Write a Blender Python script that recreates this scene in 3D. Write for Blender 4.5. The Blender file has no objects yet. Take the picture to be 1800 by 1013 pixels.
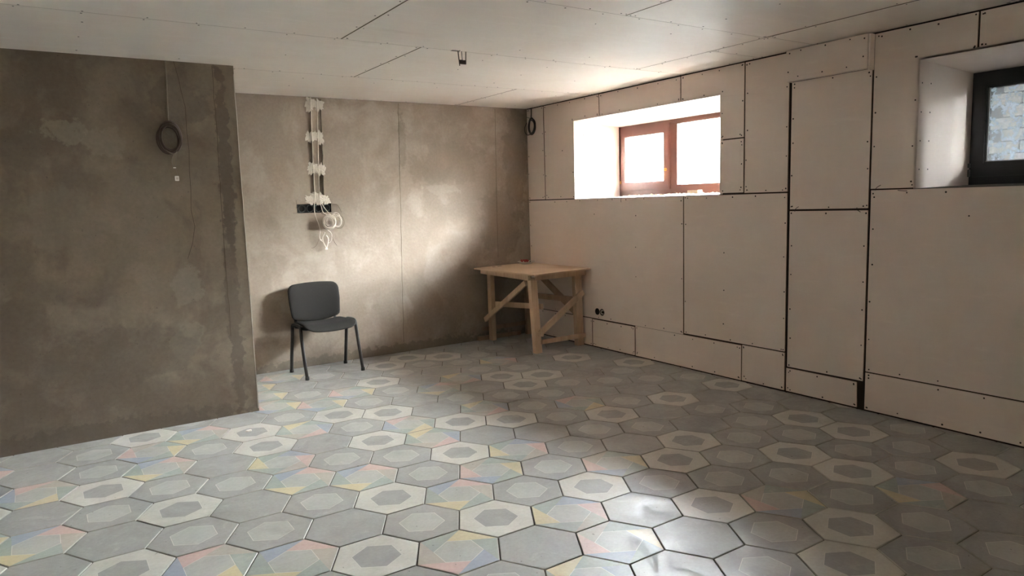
import bpy, bmesh, math, random
from mathutils import Vector, Matrix
random.seed(7)
R = math.radians
scn = bpy.context.scene
col = scn.collection

# ------------------------------------------------------------------ camera, sky, exposure
# world frame: corner of the room at the origin, right wall X=0, back wall Y=0, floor z=0 (metres)
CAM = (-4.6895, -6.7135, 1.53); PITCH, YAW, ROLL, FPX = 0.12193, 0.58276, -0.03024, 1243.6
cam_data = bpy.data.cameras.new('camera'); cam = bpy.data.objects.new('camera', cam_data); col.objects.link(cam)
_f = Vector((math.sin(YAW)*math.cos(PITCH), math.cos(YAW)*math.cos(PITCH), -math.sin(PITCH)))
_r = Vector((math.cos(YAW), -math.sin(YAW), 0)); _u = _r.cross(_f)
_c, _s = math.cos(ROLL), math.sin(ROLL)
_R, _U = _c*_r + _s*_u, -_s*_r + _c*_u
cam.matrix_world = Matrix(((_R.x, _U.x, -_f.x, CAM[0]), (_R.y, _U.y, -_f.y, CAM[1]), (_R.z, _U.z, -_f.z, CAM[2]), (0, 0, 0, 1)))
cam_data.sensor_width = 36; cam_data.lens = 36*FPX/1800; cam_data.clip_start = .02
scn.camera = cam

world = bpy.data.worlds.new('overcast_sky'); scn.world = world; world.use_nodes = True
bg = world.node_tree.nodes['Background']; bg.inputs[0].default_value = (.90, .965, 1.0, 1); bg.inputs[1].default_value = 3.0
scn.view_settings.view_transform = 'Standard'; scn.view_settings.look = 'None'; scn.view_settings.gamma = 1
scn.view_settings.use_curve_mapping = False
scn.view_settings.exposure = 7.42
scn.cycles.max_bounces = 16; scn.cycles.diffuse_bounces = 10; scn.cycles.transparent_max_bounces = 16
scn.cycles.use_denoising = True; scn.cycles.sample_clamp_indirect = 4
H = 2.56
XL, YF = -7.5, -9.6                # left wall, wall behind the camera
PX, PY = -3.43, -1.24              # free corner of the projecting concrete wall

def portal(y0, y1, z0, z1, x):     # marks a window opening for sky sampling; gives off nothing itself
    d = bpy.data.lights.new('sky_portal', 'AREA'); d.shape = 'RECTANGLE'; d.size = abs(y1-y0); d.size_y = z1-z0
    d.cycles.is_portal = True
    o = bpy.data.objects.new('sky_portal', d); col.objects.link(o)
    o.location = (x, (y0+y1)/2, (z0+z1)/2); o.rotation_euler = Vector((-1, 0, 0)).to_track_quat('-Z', 'Z').to_euler()
portal(-2.66, -.98, 1.63, 2.24, .70); portal(-6.03, -4.45, 1.66, 2.22, .70); portal(-9.08, -8.02, 1.66, 2.22, .70)

# ------------------------------------------------------------------ materials
def lin(c):
    return tuple(((v/255)/12.92 if v/255 <= .04045 else ((v/255+.055)/1.055)**2.4) for v in c) + (1,)
class Nodes:
    def __init__(s, name, rough=.6, spec=.5):
        s.m = bpy.data.materials.new(name); s.m.use_nodes = True; s.t = s.m.node_tree
        s.b = s.t.nodes['Principled BSDF']; s.b.inputs['Roughness'].default_value = rough
        s.b.inputs['Specular IOR Level'].default_value = spec
        s.co = s.t.nodes.new('ShaderNodeTexCoord').outputs['Object']
    def link(s, a, b): s.t.links.new(a, b)
    def map(s, scale=(1, 1, 1), loc=(0, 0, 0), co=None):
        n = s.t.nodes.new('ShaderNodeMapping'); n.inputs['Scale'].default_value = scale; n.inputs['Location'].default_value = loc
        s.link(co or s.co, n.inputs['Vector']); return n.outputs[0]
    def noise(s, scale, detail=4, rough=.55, dist=0, co=None):
        n = s.t.nodes.new('ShaderNodeTexNoise'); n.inputs['Scale'].default_value = scale; n.inputs['Detail'].default_value = detail
        n.inputs['Roughness'].default_value = rough; n.inputs['Distortion'].default_value = dist
        s.link(co or s.co, n.inputs['Vector']); return n.outputs['Fac']
    def ramp(s, fac, stops):
        n = s.t.nodes.new('ShaderNodeValToRGB'); e = n.color_ramp.elements
        while len(e) < len(stops): e.new(.5)
        for k, (p, c) in zip(e, stops):
            k.position = p; k.color = c if len(c) == 4 else tuple(c) + (1,)
        s.link(fac, n.inputs[0]); return n.outputs[0]
    def step(s, fac, a, b):
        n = s.t.nodes.new('ShaderNodeMapRange'); n.inputs[1].default_value = a; n.inputs[2].default_value = b
        n.interpolation_type = 'SMOOTHSTEP'; s.link(fac, n.inputs[0]); return n.outputs[0]
    def math(s, op, a, b):
        n = s.t.nodes.new('ShaderNodeMath'); n.operation = op
        for k, v in enumerate((a, b)):
            if isinstance(v, (int, float)): n.inputs[k].default_value = v
            else: s.link(v, n.inputs[k])
        return n.outputs[0]
    def mix(s, fac, a, b, mode='MIX'):
        n = s.t.nodes.new('ShaderNodeMix'); n.data_type = 'RGBA'; n.blend_type = mode
        for k, v in ((0, fac), (6, a), (7, b)):
            if isinstance(v, (int, float)): n.inputs[k].default_value = v
            elif isinstance(v, tuple): n.inputs[k].default_value = v
            else: s.link(v, n.inputs[k])
        return n.outputs[2]
    def color(s, v):
        if isinstance(v, tuple): s.b.inputs['Base Color'].default_value = v
        else: s.link(v, s.b.inputs['Base Color'])
    def bump(s, h, strength=.2, dist=.01):
        n = s.t.nodes.new('ShaderNodeBump'); n.inputs['Strength'].default_value = strength; n.inputs['Distance'].default_value = dist
        s.link(h, n.inputs['Height']); s.link(n.outputs[0], s.b.inputs['Normal'])
    def blob(s, center, radius, wob=.75, wscale=3.2):        # a stain of its own shape: 1 inside, 0 outside
        n = s.t.nodes.new('ShaderNodeVectorMath'); n.operation = 'SUBTRACT'; s.link(s.co, n.inputs[0]); n.inputs[1].default_value = center
        m = s.t.nodes.new('ShaderNodeVectorMath'); m.operation = 'MULTIPLY'; s.link(n.outputs[0], m.inputs[0]); m.inputs[1].default_value = tuple(1/r for r in radius)
        l = s.t.nodes.new('ShaderNodeVectorMath'); l.operation = 'LENGTH'; s.link(m.outputs[0], l.inputs[0])
        w = s.math('ADD', l.outputs['Value'], s.math('MULTIPLY', s.math('SUBTRACT', s.noise(min(12, .8/min(r for r in radius if r < .9)), 6, .62), .5), wob*4))
        return s.step(w, 1.12, .84)

def plain(name, rgb, rough=.5, spec=.5, metal=0, var=.12, scale=20):
    n = Nodes(name, rough, spec); c = lin(rgb); d = tuple(v*(1-var) for v in c[:3]) + (1,)
    n.color(n.ramp(n.noise(scale), [(.3, d), (.7, c)])); n.b.inputs['Metallic'].default_value = metal
    return n.m

def concrete(name, base, dark, light, blobs=()):
    n = Nodes(name, .82, .3)
    big = n.noise(.9, 6, .6, .6); mid = n.noise(3.1, 6, .62, .4); fine = n.noise(38, 4, .6)
    c = n.mix(n.step(big, .36, .62), lin(base), lin(dark))
    c = n.mix(n.math('MULTIPLY', n.step(mid, .46, .66), .45), c, lin(light))
    m2 = n.noise(1.7, 7, .6, .5, n.map((1, 1, .55), (3.3, 1, 7)))
    c = n.mix(n.math('MULTIPLY', n.step(m2, .50, .58), .55), c, lin(dark))
    for center, rad, rgb, amt in blobs:
        c = n.mix(n.math('MULTIPLY', n.blob(center, rad), amt), c, lin(rgb))
    c = n.mix(.22, c, n.ramp(fine, [(.25, lin((150, 142, 132))), (.75, lin((255, 252, 247)))]), 'MULTIPLY')
    pits = n.noise(55, 2, .5); c = n.mix(n.math('MULTIPLY', n.step(pits, .29, .25), .55), c, lin((80, 72, 64)))
    n.color(c); n.bump(n.math('ADD', n.math('MULTIPLY', mid, .7), n.math('MULTIPLY', fine, .3)), .35, .012)
    return n.m

M = {}
M['concrete_back'] = concrete('grey_plastered_concrete', (163, 150, 137), (140, 127, 113), (174, 162, 149), [
    ((-1.05, 0, 1.95), (.42, 1, .22), (128, 115, 101), .55), ((-.4, 0, 1.25), (.22, 1, .5), (122, 109, 96), .5),
    ((-.15, 0, 2.0), (.16, 1, .7), (120, 107, 94), .5), ((-.8, 0, .6), (.5, 1, .3), (134, 120, 105), .4),
    ((-1.1, 0, 1.68), (.22, 1, .05), (168, 158, 146), .3), ((-1.55, 0, 2.2), (.04, 1, .3), (124, 112, 99), .5),
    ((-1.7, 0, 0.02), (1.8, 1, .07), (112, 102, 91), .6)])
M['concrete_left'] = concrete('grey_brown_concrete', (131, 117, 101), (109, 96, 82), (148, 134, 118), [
    ((-4.52, PY, 2.07), (.12, 1, .07), (140, 130, 115), .6), ((-4.30, PY, 2.0), (.13, 1, .09), (140, 130, 115), .6),
    ((-3.8, PY, 2.3), (.16, 1, .2), (98, 88, 77), .5), ((-4.55, PY, 1.5), (.22, 1, .25), (134, 123, 109), .45),
    ((-4.1, PY, 1.6), (.2, 1, .25), (132, 121, 107), .4), ((-3.535, PY, 1.9), (.045, 1, .75), (96, 86, 75), .75),
    ((-3.555, PY, .75), (.05, 1, .75), (98, 88, 76), .7), ((-3.86, PY, 1.0), (.10, 1, .14), (142, 132, 118), .5), ((-3.9, PY, .62), (.10, 1, .12), (142, 132, 118), .4),
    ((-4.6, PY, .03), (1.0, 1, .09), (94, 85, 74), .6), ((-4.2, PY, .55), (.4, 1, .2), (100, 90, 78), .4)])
M['sill'] = concrete('raw_sill_mortar', (94, 87, 79), (80, 73, 66), (104, 97, 88))
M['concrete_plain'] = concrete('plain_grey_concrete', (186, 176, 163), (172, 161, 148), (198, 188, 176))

def drywall(name, base, a, b, rough, streak, spec=.45):
    n = Nodes(name, rough, spec)
    cloud = n.noise(1.3, 5, .6, .4); tone = n.noise(.8, 3, .5, 0, n.map((1, 1, 1), (5, 2, 9)))
    fib = n.noise(6, 5, .65, .3, n.map(streak))
    c = n.mix(n.math('MULTIPLY', n.step(cloud, .4, .7), .6), lin(base), lin(a))
    c = n.mix(n.math('MULTIPLY', n.step(tone, .45, .7), .5), c, lin(b))
    c = n.mix(n.math('MULTIPLY', n.step(fib, .55, .8), .35), c, lin(tuple(min(255, v+16) for v in base)))
    sm = n.noise(2.3, 6, .7, .8, n.map(tuple(v*.6 for v in streak), (1, 4, 2)))
    c = n.mix(n.math('MULTIPLY', n.step(sm, .64, .74), .22), c, lin((180, 166, 150)))
    n.color(c)
    n.link(n.ramp(fib, [(.3, (rough+.12,)*3), (.75, (rough-.14,)*3)]), n.b.inputs['Roughness'])
    n.bump(fib, .06, .004); return n.m
M['drywall'] = drywall('gypsum_board', (231, 218, 208), (222, 208, 196), (231, 211, 202), .6, (1, .5, 3.5))
M['ceiling_board'] = drywall('ceiling_gypsum_board', (234, 227, 219), (227, 218, 208), (235, 224, 216), .60, (.5, 3.5, 1), .25)
M['board_edge'] = plain('dark_cut_board_edge', (124, 109, 94), .9, .2); M['gap'] = plain('dark_backing', (58, 48, 40), .9, .2)  # cut edges darker than the board faces, so open joints show
M['crackline'] = plain('crack_dark', (84, 72, 60), .9, .1); M['screw'] = plain('screw_steel', (52, 44, 38), .6, .5)  # dark colour of the cracks and joints
M['grout'] = plain('dark_grout', (84, 80, 74), .95, .1)

def tile_mat(name, rgb, var=.1):
    n = Nodes(name, .42, .38); c = lin(rgb); n.co = n.t.nodes.new('ShaderNodeNewGeometry').outputs['Position']
    cl = n.noise(2.2, 6, .65, .5); fine = n.noise(60, 3, .6)
    d = tuple(v*(1-var*1.6) for v in c[:3]) + (1,); l = tuple(min(1, v*(1+var)) for v in c[:3]) + (1,)
    x = n.ramp(cl, [(.3, d), (.52, c), (.75, l)])
    x = n.mix(.2, x, n.ramp(fine, [(.3, lin((190, 184, 176))), (.7, (1, 1, 1, 1))]), 'MULTIPLY')
    wear = n.noise(7, 6, .7, 1.2); x = n.mix(n.math('MULTIPLY', n.step(wear, .56, .72), .3), x, lin((186, 182, 174)))
    dirt = n.noise(1.4, 7, .68, .6); x = n.mix(n.math('MULTIPLY', n.step(dirt, .52, .68), .28), x, lin((120, 114, 105)))
    spots = n.noise(42, 1, .5); x = n.mix(n.math('MULTIPLY', n.step(spots, .235, .215), .6), x, lin((70, 64, 58)))
    n.color(x)
    n.link(n.ramp(n.noise(4.5, 8, .74, 1.0), [(.32, (.30,)*3), (.66, (.62,)*3)]), n.b.inputs['Roughness'])
    n.bump(n.noise(14, 5, .6), .05, .004); return n.m
TM = [tile_mat('tile_grey', (151, 149, 145)), tile_mat('tile_pale_grey', (168, 167, 161)), tile_mat('tile_cream', (188, 185, 176)),
      tile_mat('tile_line', (206, 202, 192)), tile_mat('tile_pink', (190, 164, 156)), tile_mat('tile_peach', (170, 162, 151)),
      tile_mat('tile_green', (152, 158, 151)), tile_mat('tile_yellow', (192, 180, 146)), tile_mat('tile_blue', (150, 156, 168)),
      tile_mat('tile_edge', (172, 168, 160)), tile_mat('tile_dark_grey', (138, 138, 134))]

def wood(name, a, b, rot=0):
    n = Nodes(name, .65, .35); g = n.noise(9, 6, .65, .8, n.map((1, 1, .12) if rot == 0 else (.15, .15, 1)))
    n.color(n.ramp(g, [(.28, lin(a)), (.7, lin(b))])); n.bump(g, .15, .003); return n.m
M['wood'] = wood('raw_pine', (178, 146, 119), (212, 184, 157)); M['wood_dark'] = wood('dark_pine', (134, 108, 88), (168, 142, 120))  # darker pine for the table's rear parts and the loose plank
M['plywood'] = wood('plywood_sheet', (194, 165, 138), (218, 194, 168), 1)
M['fabric'] = plain('charcoal_fabric', (37, 34, 31), .9, .2, 0, .25, 220)
M['black_metal'] = plain('black_painted_steel', (36, 33, 30), .4, .5, 0, .3, 30)
M['black_plastic'] = plain('black_plastic', (30, 34, 34), .45); M['chisel'] = plain('chiselled_concrete', (84, 71, 60), .95, .1, 0, .3, 60); M['rim_plastic'] = plain('grey_black_plastic', (92, 100, 98), .4)
M['white_cable'] = plain('white_pvc_cable', (222, 213, 200), .45); M['brown_cable'] = plain('dusty_brown_cable', (74, 55, 45), .6)
M['grey_cable'] = plain('pale_grey_cable', (128, 114, 98), .6); M['black_cable'] = plain('black_cable', (42, 36, 33), .5)
M['plaster'] = plain('white_gypsum_plaster', (206, 197, 185), .85, .2, 0, .12, 30)
M['maroon'] = plain('maroon_window_profile', (116, 78, 70), .35, .5, 0, .1, 6); M['anthracite'] = plain('anthracite_window_profile', (34, 33, 36), .38)
M['brass'] = plain('brass_handle', (200, 150, 80), .3, .5, .8); M['hinge'] = plain('grey_hinge', (120, 118, 116), .4, .5, .5)
M['white'] = plain('white_ceramic', (236, 230, 220), .35); M['red'] = plain('red_plastic', (176, 58, 56), .5)
M['foam'] = plain('dried_mounting_foam', (196, 182, 160), .9, .2, 0, .25, 40); M['brick'] = plain('pale_brick', (206, 196, 182), .85, .2, 0, .3, 9)
M['light_block_wall'] = plain('grey_render', (176, 174, 168), .9, .2); M['mortar'] = plain('grey_mortar', (96, 90, 84), .95, .1); M['ground'] = plain('dark_asphalt', (66, 66, 64), .9, .2)
M['steel'] = plain('dull_steel', (96, 88, 80), .45, .5, .6); M['dark_hole'] = plain('dark_cavity', (40, 32, 26), .9, .1)
M['smudge'] = plain('dark_smudge', (70, 60, 52), .8, .2)

def glass_mat(name, dirt):
    m = bpy.data.materials.new(name); m.use_nodes = True; t = m.node_tree; t.nodes.clear()
    o = t.nodes.new('ShaderNodeOutputMaterial'); tr = t.nodes.new('ShaderNodeBsdfTransparent'); gl = t.nodes.new('ShaderNodeBsdfGlossy')
    gl.inputs['Roughness'].default_value = .04; mx = t.nodes.new('ShaderNodeMixShader'); lw = t.nodes.new('ShaderNodeLayerWeight'); lw.inputs[0].default_value = .5
    pw = t.nodes.new('ShaderNodeMath'); pw.operation = 'POWER'; pw.inputs[1].default_value = 4; t.links.new(lw.outputs['Facing'], pw.inputs[0])
    ml = t.nodes.new('ShaderNodeMath'); ml.operation = 'MULTIPLY_ADD'; ml.inputs[1].default_value = .6; ml.inputs[2].default_value = .03; t.links.new(pw.outputs[0], ml.inputs[0])
    t.links.new(ml.outputs[0], mx.inputs[0]); t.links.new(tr.outputs[0], mx.inputs[1]); t.links.new(gl.outputs[0], mx.inputs[2]); last = mx.outputs[0]
    if dirt:
        df = t.nodes.new('ShaderNodeBsdfTranslucent'); df.inputs[0].default_value = (.86, .93, 1, 1)
        tc = t.nodes.new('ShaderNodeTexCoord'); nz = t.nodes.new('ShaderNodeTexNoise'); nz.inputs['Scale'].default_value = 26; nz.inputs['Detail'].default_value = 8
        nz.inputs['Roughness'].default_value = .7; nz.inputs['Distortion'].default_value = .2
        t.links.new(tc.outputs['Object'], nz.inputs['Vector']); mr = t.nodes.new('ShaderNodeMapRange')
        mr.inputs[1].default_value = .3; mr.inputs[2].default_value = .72; mr.inputs[3].default_value = dirt*.3; mr.inputs[4].default_value = dirt
        t.links.new(nz.outputs[0], mr.inputs[0]); m2 = t.nodes.new('ShaderNodeMixShader'); t.links.new(mr.outputs[0], m2.inputs[0])
        t.links.new(last, m2.inputs[1]); t.links.new(df.outputs[0], m2.inputs[2]); last = m2.outputs[0]
    t.links.new(last, o.inputs[0]); return m
M['glass'] = glass_mat('clear_window_glass', 0); M['dirty_glass'] = glass_mat('dirty_window_glass', .38)

# ------------------------------------------------------------------ mesh helpers
class MB:
    def __init__(s): s.v = []; s.f = []; s.mi = []
    def face(s, pts, m=0):
        i = len(s.v); s.v += [tuple(p) for p in pts]; s.f.append(tuple(range(i, i+len(pts)))); s.mi.append(m)
    def hexa(s, p, m=0):                                   # p: 8 corners, bottom ring then top ring
        i = len(s.v); s.v += [tuple(q) for q in p]
        for f in ((3, 2, 1, 0), (4, 5, 6, 7), (0, 1, 5, 4), (1, 2, 6, 5), (2, 3, 7, 6), (3, 0, 4, 7)):
            s.f.append(tuple(i+k for k in f)); s.mi.append(m)
        return s
    def box(s, x0, x1, y0, y1, z0, z1, m=0):
        x0, x1 = min(x0, x1), max(x0, x1); y0, y1 = min(y0, y1), max(y0, y1); z0, z1 = min(z0, z1), max(z0, z1)
        s.hexa([(x0, y0, z0), (x1, y0, z0), (x1, y1, z0), (x0, y1, z0), (x0, y0, z1), (x1, y0, z1), (x1, y1, z1), (x0, y1, z1)], m); return s
    def board(s, p0, p1, w, t, n, m=0):                    # plank from p0 to p1, width w, thickness t along n
        p0, p1, n = Vector(p0), Vector(p1), Vector(n).normalized(); d = (p1-p0).normalized(); n = (n - d*n.dot(d)).normalized(); q = d.cross(n)*(w/2); n = n*(t/2)
        s.hexa([p0-q-n, p0+q-n, p0+q+n, p0-q+n, p1-q-n, p1+q-n, p1+q+n, p1-q+n], m); return s
    def prism(s, poly, ax, a, b, m=0):                     # 2d polygon in the other two axes, extruded along axis ax
        def P(u, v, w): return {0: (w, u, v), 1: (u, w, v), 2: (u, v, w)}[ax]
        n = len(poly); i = len(s.v)
        s.v += [P(u, v, a) for u, v in poly] + [P(u, v, b) for u, v in poly]
        s.f += [tuple(range(i, i+n)), tuple(range(i+2*n-1, i+n-1, -1))]; s.mi += [m, m]
        for k in range(n):
            j = (k+1) % n; s.f.append((i+k, i+n+k, i+n+j, i+j)); s.mi.append(m)
        return s
    def tube(s, pts, r, n=8, rb=None, smooth=4, m=0, closed=False, up=None):   # swept round or oval tube
        pts = [Vector(p) for p in pts]
        if smooth > 1 and len(pts) > 2:
            q = []; N = len(pts)
            for k in range(N if closed else N-1):
                a, b, c, d = [pts[(k+o) % N] if closed else pts[min(max(k+o, 0), N-1)] for o in (-1, 0, 1, 2)]
                for j in range(smooth):
                    t = j/smooth; q.append(.5*((2*b) + (c-a)*t + (2*a-5*b+4*c-d)*t*t + (3*b-a-3*c+d)*t**3))
            if not closed: q.append(pts[-1])
            pts = q
        N = len(pts); i0 = len(s.v); ref = None; rb = rb or r
        for k, p in enumerate(pts):
            t = (pts[(k+1) % N]-pts[k-1]) if closed else (pts[min(k+1, N-1)]-pts[max(k-1, 0)])
            t.normalize()
            if up is not None: ref = Vector(up)
            if ref is None: ref = Vector((0, 0, 1)) if abs(t.z) < .9 else Vector((1, 0, 0))
            a = (ref - t*ref.dot(t)).normalized(); b = t.cross(a)
            if up is None: ref = a
            for j in range(n):
                g = 2*math.pi*j/n; s.v.append(tuple(p + a*(rb*math.cos(g)) + b*(r*math.sin(g))))
        for k in range(N if closed else N-1):
            k2 = (k+1) % N
            for j in range(n):
                j2 = (j+1) % n; s.f.append((i0+k*n+j, i0+k*n+j2, i0+k2*n+j2, i0+k2*n+j)); s.mi.append(m)
        if not closed:
            s.f += [tuple(i0+j for j in range(n-1, -1, -1)), tuple(i0+(N-1)*n+j for j in range(n))]; s.mi += [m, m]
        return s
    def lathe(s, prof, c, ax=2, n=24, m=0):                # profile [(radius, height)], closed when both ends meet the axis
        i = len(s.v); c = Vector(c)
        for r, h in prof:
            for j in range(n):
                g = 2*math.pi*j/n; u, v = r*math.cos(g), r*math.sin(g)
                s.v.append(tuple(c + Vector({0: (h, u, v), 1: (u, h, v), 2: (u, v, h)}[ax])))
        for k in range(len(prof)-1):
            for j in range(n):
                j2 = (j+1) % n; s.f.append((i+k*n+j, i+k*n+j2, i+(k+1)*n+j2, i+(k+1)*n+j)); s.mi.append(m)
        return s
    def build(s, name, mats, parent=None, bevel=0, smooth=False, fix=True):
        me = bpy.data.meshes.new(name); me.from_pydata(s.v, [], s.f)
        for mt in (mats if isinstance(mats, (list, tuple)) else [mats]): me.materials.append(M[mt] if isinstance(mt, str) else mt)
        if any(s.mi): me.polygons.foreach_set('material_index', s.mi)
        if fix:
            bm = bmesh.new(); bm.from_mesh(me); bmesh.ops.remove_doubles(bm, verts=bm.verts, dist=1e-6)
            if bevel: bmesh.ops.bevel(bm, geom=[e for e in bm.edges if e.is_manifold and e.calc_face_angle(0) > .5], offset=bevel, segments=2, affect='EDGES', clamp_overlap=True)
            bmesh.ops.recalc_face_normals(bm, faces=bm.faces); bm.to_mesh(me); bm.free()
        if smooth:
            for p in me.polygons: p.use_smooth = True
        o = bpy.data.objects.new(name, me); col.objects.link(o); o.parent = parent; return o
def tag(o, label, cat=None, group=None, kind=None):
    o['label'] = label
    if cat: o['category'] = cat
    if group: o['group'] = group
    if kind: o['kind'] = kind
    return o
def thing(name, label, cat, loc, rz=0, group=None):
    o = bpy.data.objects.new(name, None); o.empty_display_size = .1; col.objects.link(o); o.location = loc; o.rotation_euler = (0, 0, rz)
    return tag(o, label, cat, group)
def inset(poly, g):
    n = len(poly); A = sum(poly[k][0]*poly[(k+1) % n][1]-poly[(k+1) % n][0]*poly[k][1] for k in range(n))
    if A < 0: poly = poly[::-1]
    out = []
    for k in range(n):
        a, b, c = [Vector(poly[(k+o) % n]) for o in (-1, 0, 1)]
        d1, d2 = (b-a).normalized(), (c-b).normalized(); n1, n2 = Vector((-d1.y, d1.x)), Vector((-d2.y, d2.x))
        out.append(tuple(b + (n1+n2)*(g/(1+n1.dot(n2)))))
    return out
def boolean_cut(o, cutters):
    for c in cutters:
        md = o.modifiers.new('cut', 'BOOLEAN'); md.object = c; md.operation = 'DIFFERENCE'; md.solver = 'EXACT'
    dg = bpy.context.evaluated_depsgraph_get(); me = bpy.data.meshes.new_from_object(o.evaluated_get(dg))
    o.modifiers.clear(); o.data = me
    for c in cutters: bpy.data.objects.remove(c, do_unlink=True)

# ------------------------------------------------------------------ the setting: walls
def wall(name, label, mat, *boxes):
    b = MB()
    for q in boxes: b.box(*q)
    return tag(b.build(name, mat), label, 'wall', kind='structure')
wall_back = wall('wall_back', 'stained grey concrete back wall with patched cable channels', ['concrete_back', 'dark_hole'], (PX-.05, .05, 0, .25, -.02, H+.02))
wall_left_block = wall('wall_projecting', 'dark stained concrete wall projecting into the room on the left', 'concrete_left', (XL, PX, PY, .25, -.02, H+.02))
wall('wall_left', 'plain concrete side wall', 'concrete_plain', (XL-.25, XL, YF-.25, .25, -.02, H+.02))
wall('wall_front', 'plain concrete wall behind the viewpoint', 'concrete_plain', (XL-.25, .75, YF-.25, YF, -.02, H+.02))
# cable channels chiselled into the back wall
def channel(x0, z0, x1, z1, w):
    n = 14; L, Rr = [], []
    for k in range(n+1):
        t = k/n; x = x0+(x1-x0)*t; z = z0+(z1-z0)*t
        L.append((x-w/2+random.uniform(-.009, .004), z)); Rr.append((x+w/2+random.uniform(-.004, .009), z))
    b = MB().prism(L+Rr[::-1], 1, -.05, .024, 0); return b.build('cutter', 'chisel')
cuts = [channel(-2.487, 2.553, -2.507, 1.60, .036), channel(-2.388, 2.545, -2.418, 1.62, .036)]
cuts.append(MB().box(-2.665, -2.333, -.05, .05, 1.478, 1.562).build('cutter', 'dark_hole'))
boolean_cut(wall_back, cuts)
# joints between pours: thin recessed-looking seams, as shallow raised lips of plaster
def wall_line(name, pts, w, mat, parent, y, lab):
    b = MB()
    for a, c in zip(pts[:-1], pts[1:]): b.board((a[0], y-.0008, a[1]), (c[0], y-.0008, c[1]), w, .0016, (0, 1, 0))
    o = b.build(name, mat, parent); o['label'] = lab; return o
def jitter(p, q, n, a): return [(p[0]+(q[0]-p[0])*k/n+random.uniform(-a, a), p[1]+(q[1]-p[1])*k/n) for k in range(n+1)]
wall_line('seam', jitter((-1.575, 2.545), (-1.64, .1), 30, .004), .003, 'crackline', wall_back, 0, 'thin dark joint in the concrete')
wall_line('seam', jitter((-.42, 2.54), (-.44, .9), 20, .002), .0028, 'crackline', wall_back, 0, 'thin dark joint in the concrete')
wall_line('crack', [(-3.823, 2.559), (-3.80, 2.44), (-3.791, 2.362), (-3.772, 2.25), (-3.776, 2.09), (-3.772, 1.95), (-3.78, 1.814), (-3.782, 1.67), (-3.791, 1.534), (-3.776, 1.42), (-3.80, 1.30), (-3.84, 1.193)], .0028, 'crackline', wall_left_block, PY, 'thin wavy crack')
wall_line('seam', jitter((-3.575, 2.55), (-3.59, .6), 26, .004), .003, 'crackline', wall_left_block, PY, 'vertical joint beside a darker plaster strip')
wall_line('plaster_ridge', jitter((-3.432, 2.5), (-3.434, .02), 30, .0015), .004, 'plaster', wall_left_block, PY, 'chipped pale corner edge')

# right wall: masonry body with two window openings plus one added for light, then boards screwed on
W1 = (-2.755, -.85); W2 = (-6.15, -4.33); W3 = (-9.2, -7.9); ZS, ZH = 1.535, 2.335
def body(b, x0, x1, opens, z0, z1, y0=YF, y1=.05):
    ys = [y1]
    for a, c in opens: ys += [c, a]
    ys.append(y0)
    for k in range(0, len(ys), 2): b.box(x0, x1, ys[k+1], ys[k], -.02, H+.02)
    for a, c in opens: b.box(x0, x1, a, c, -.02, z0); b.box(x0, x1, a, c, z1, H+.02)
b = MB(); g = .02
body(b, .0135, .56, [(W1[0]-g, W1[1]+g), (W2[0]-g, W2[1]+g), (W3[0]-g, W3[1]+g)], ZS-g, ZH+g)
body(b, .56, .72, [(W1[0]+.03, W1[1]-.035), (W2[0]+.03, W2[1]-.035), (W3[0]+.03, W3[1]-.035)], ZS+.008, ZH-.04)
wall_right = tag(b.build('wall_right', 'gap'), 'window wall clad in screwed beige gypsum boards', 'wall', kind='structure')

screws = MB()
def screw_row(pa, pb, place, step=.23, skip=.12):
    L = math.dist(pa, pb); n = max(1, round(L/step))
    for k in range(n+1):
        if random.random() < skip: continue
        t = min(1, max(0, k/n+random.uniform(-.03, .03)/max(L, .3)))
        place(pa[0]+(pb[0]-pa[0])*t+random.uniform(-.006, .006), pa[1]+(pb[1]-pa[1])*t+random.uniform(-.006, .006))
def screw_right(x, sb=None):
    def f(y, z):
        r = random.uniform(.0045, .0065)
        (sb or screws).prism([(y+r*math.cos(a*math.pi/4), z+r*math.sin(a*math.pi/4)) for a in range(8)], 0, x-.0012, x+.001)
    return f
def panel(poly, x=0.0, name='panel', gapw=.003, sc=True):
    P = inset(poly, gapw+.0012+random.uniform(0, .002))
    b = MB().prism(P, 0, x, x+.0125); b.mi[2:] = [1]*(len(b.mi)-2); o = b.build(name, ['drywall', 'board_edge'], wall_right)
    if sc:
        Q = inset(poly, .024)
        for k in range(len(Q)):
            screw_row(Q[k], Q[(k+1) % len(Q)], screw_right(x))
        ys = [p[0] for p in poly]; zs = [p[1] for p in poly]
        if max(ys)-min(ys) > .8 and max(zs)-min(zs) > .8:         # studs in the field of a big board
            for y in (min(ys)+.6*k for k in range(1, int((max(ys)-min(ys))/.6)+1)):
                if max(ys)-y > .2: screw_row((y, min(zs)+.15), (y, max(zs)-.15), screw_right(x), .3, .35)
    return o
def rect(y0, y1, z0, z1): return [(y0, z0), (y1, z0), (y1, z1), (y0, z1)]
HT = H-.004
panel(rect(-.33, -.003, ZS, HT))
panel([(-.33, ZS), (-.33, HT), (-1.255, HT), (-1.255, ZH), (W1[1], ZH), (W1[1], ZS)])
panel(rect(-2.33, -1.255, ZH, HT))
panel([(-2.33, ZH), (-2.33, HT), (-2.997, HT), (-2.997, 1.975), (W1[0], 1.975), (W1[0], ZH)])
panel(rect(-2.997, W1[0], ZS+.005, 1.975))
panel(rect(-3.4, -2.997, ZS, HT))
big_panel = panel(rect(-2.36, -.003, .298, ZS))
panel(rect(-3.4, -2.36, .31, ZS))
panel(rect(-1.1, -.003, .004, .298)); panel(rect(-1.738, -1.1, .004, .295)); panel(rect(-2.99, -1.738, .004, .305)); panel(rect(-3.4, -2.99, .004, .312))
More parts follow.
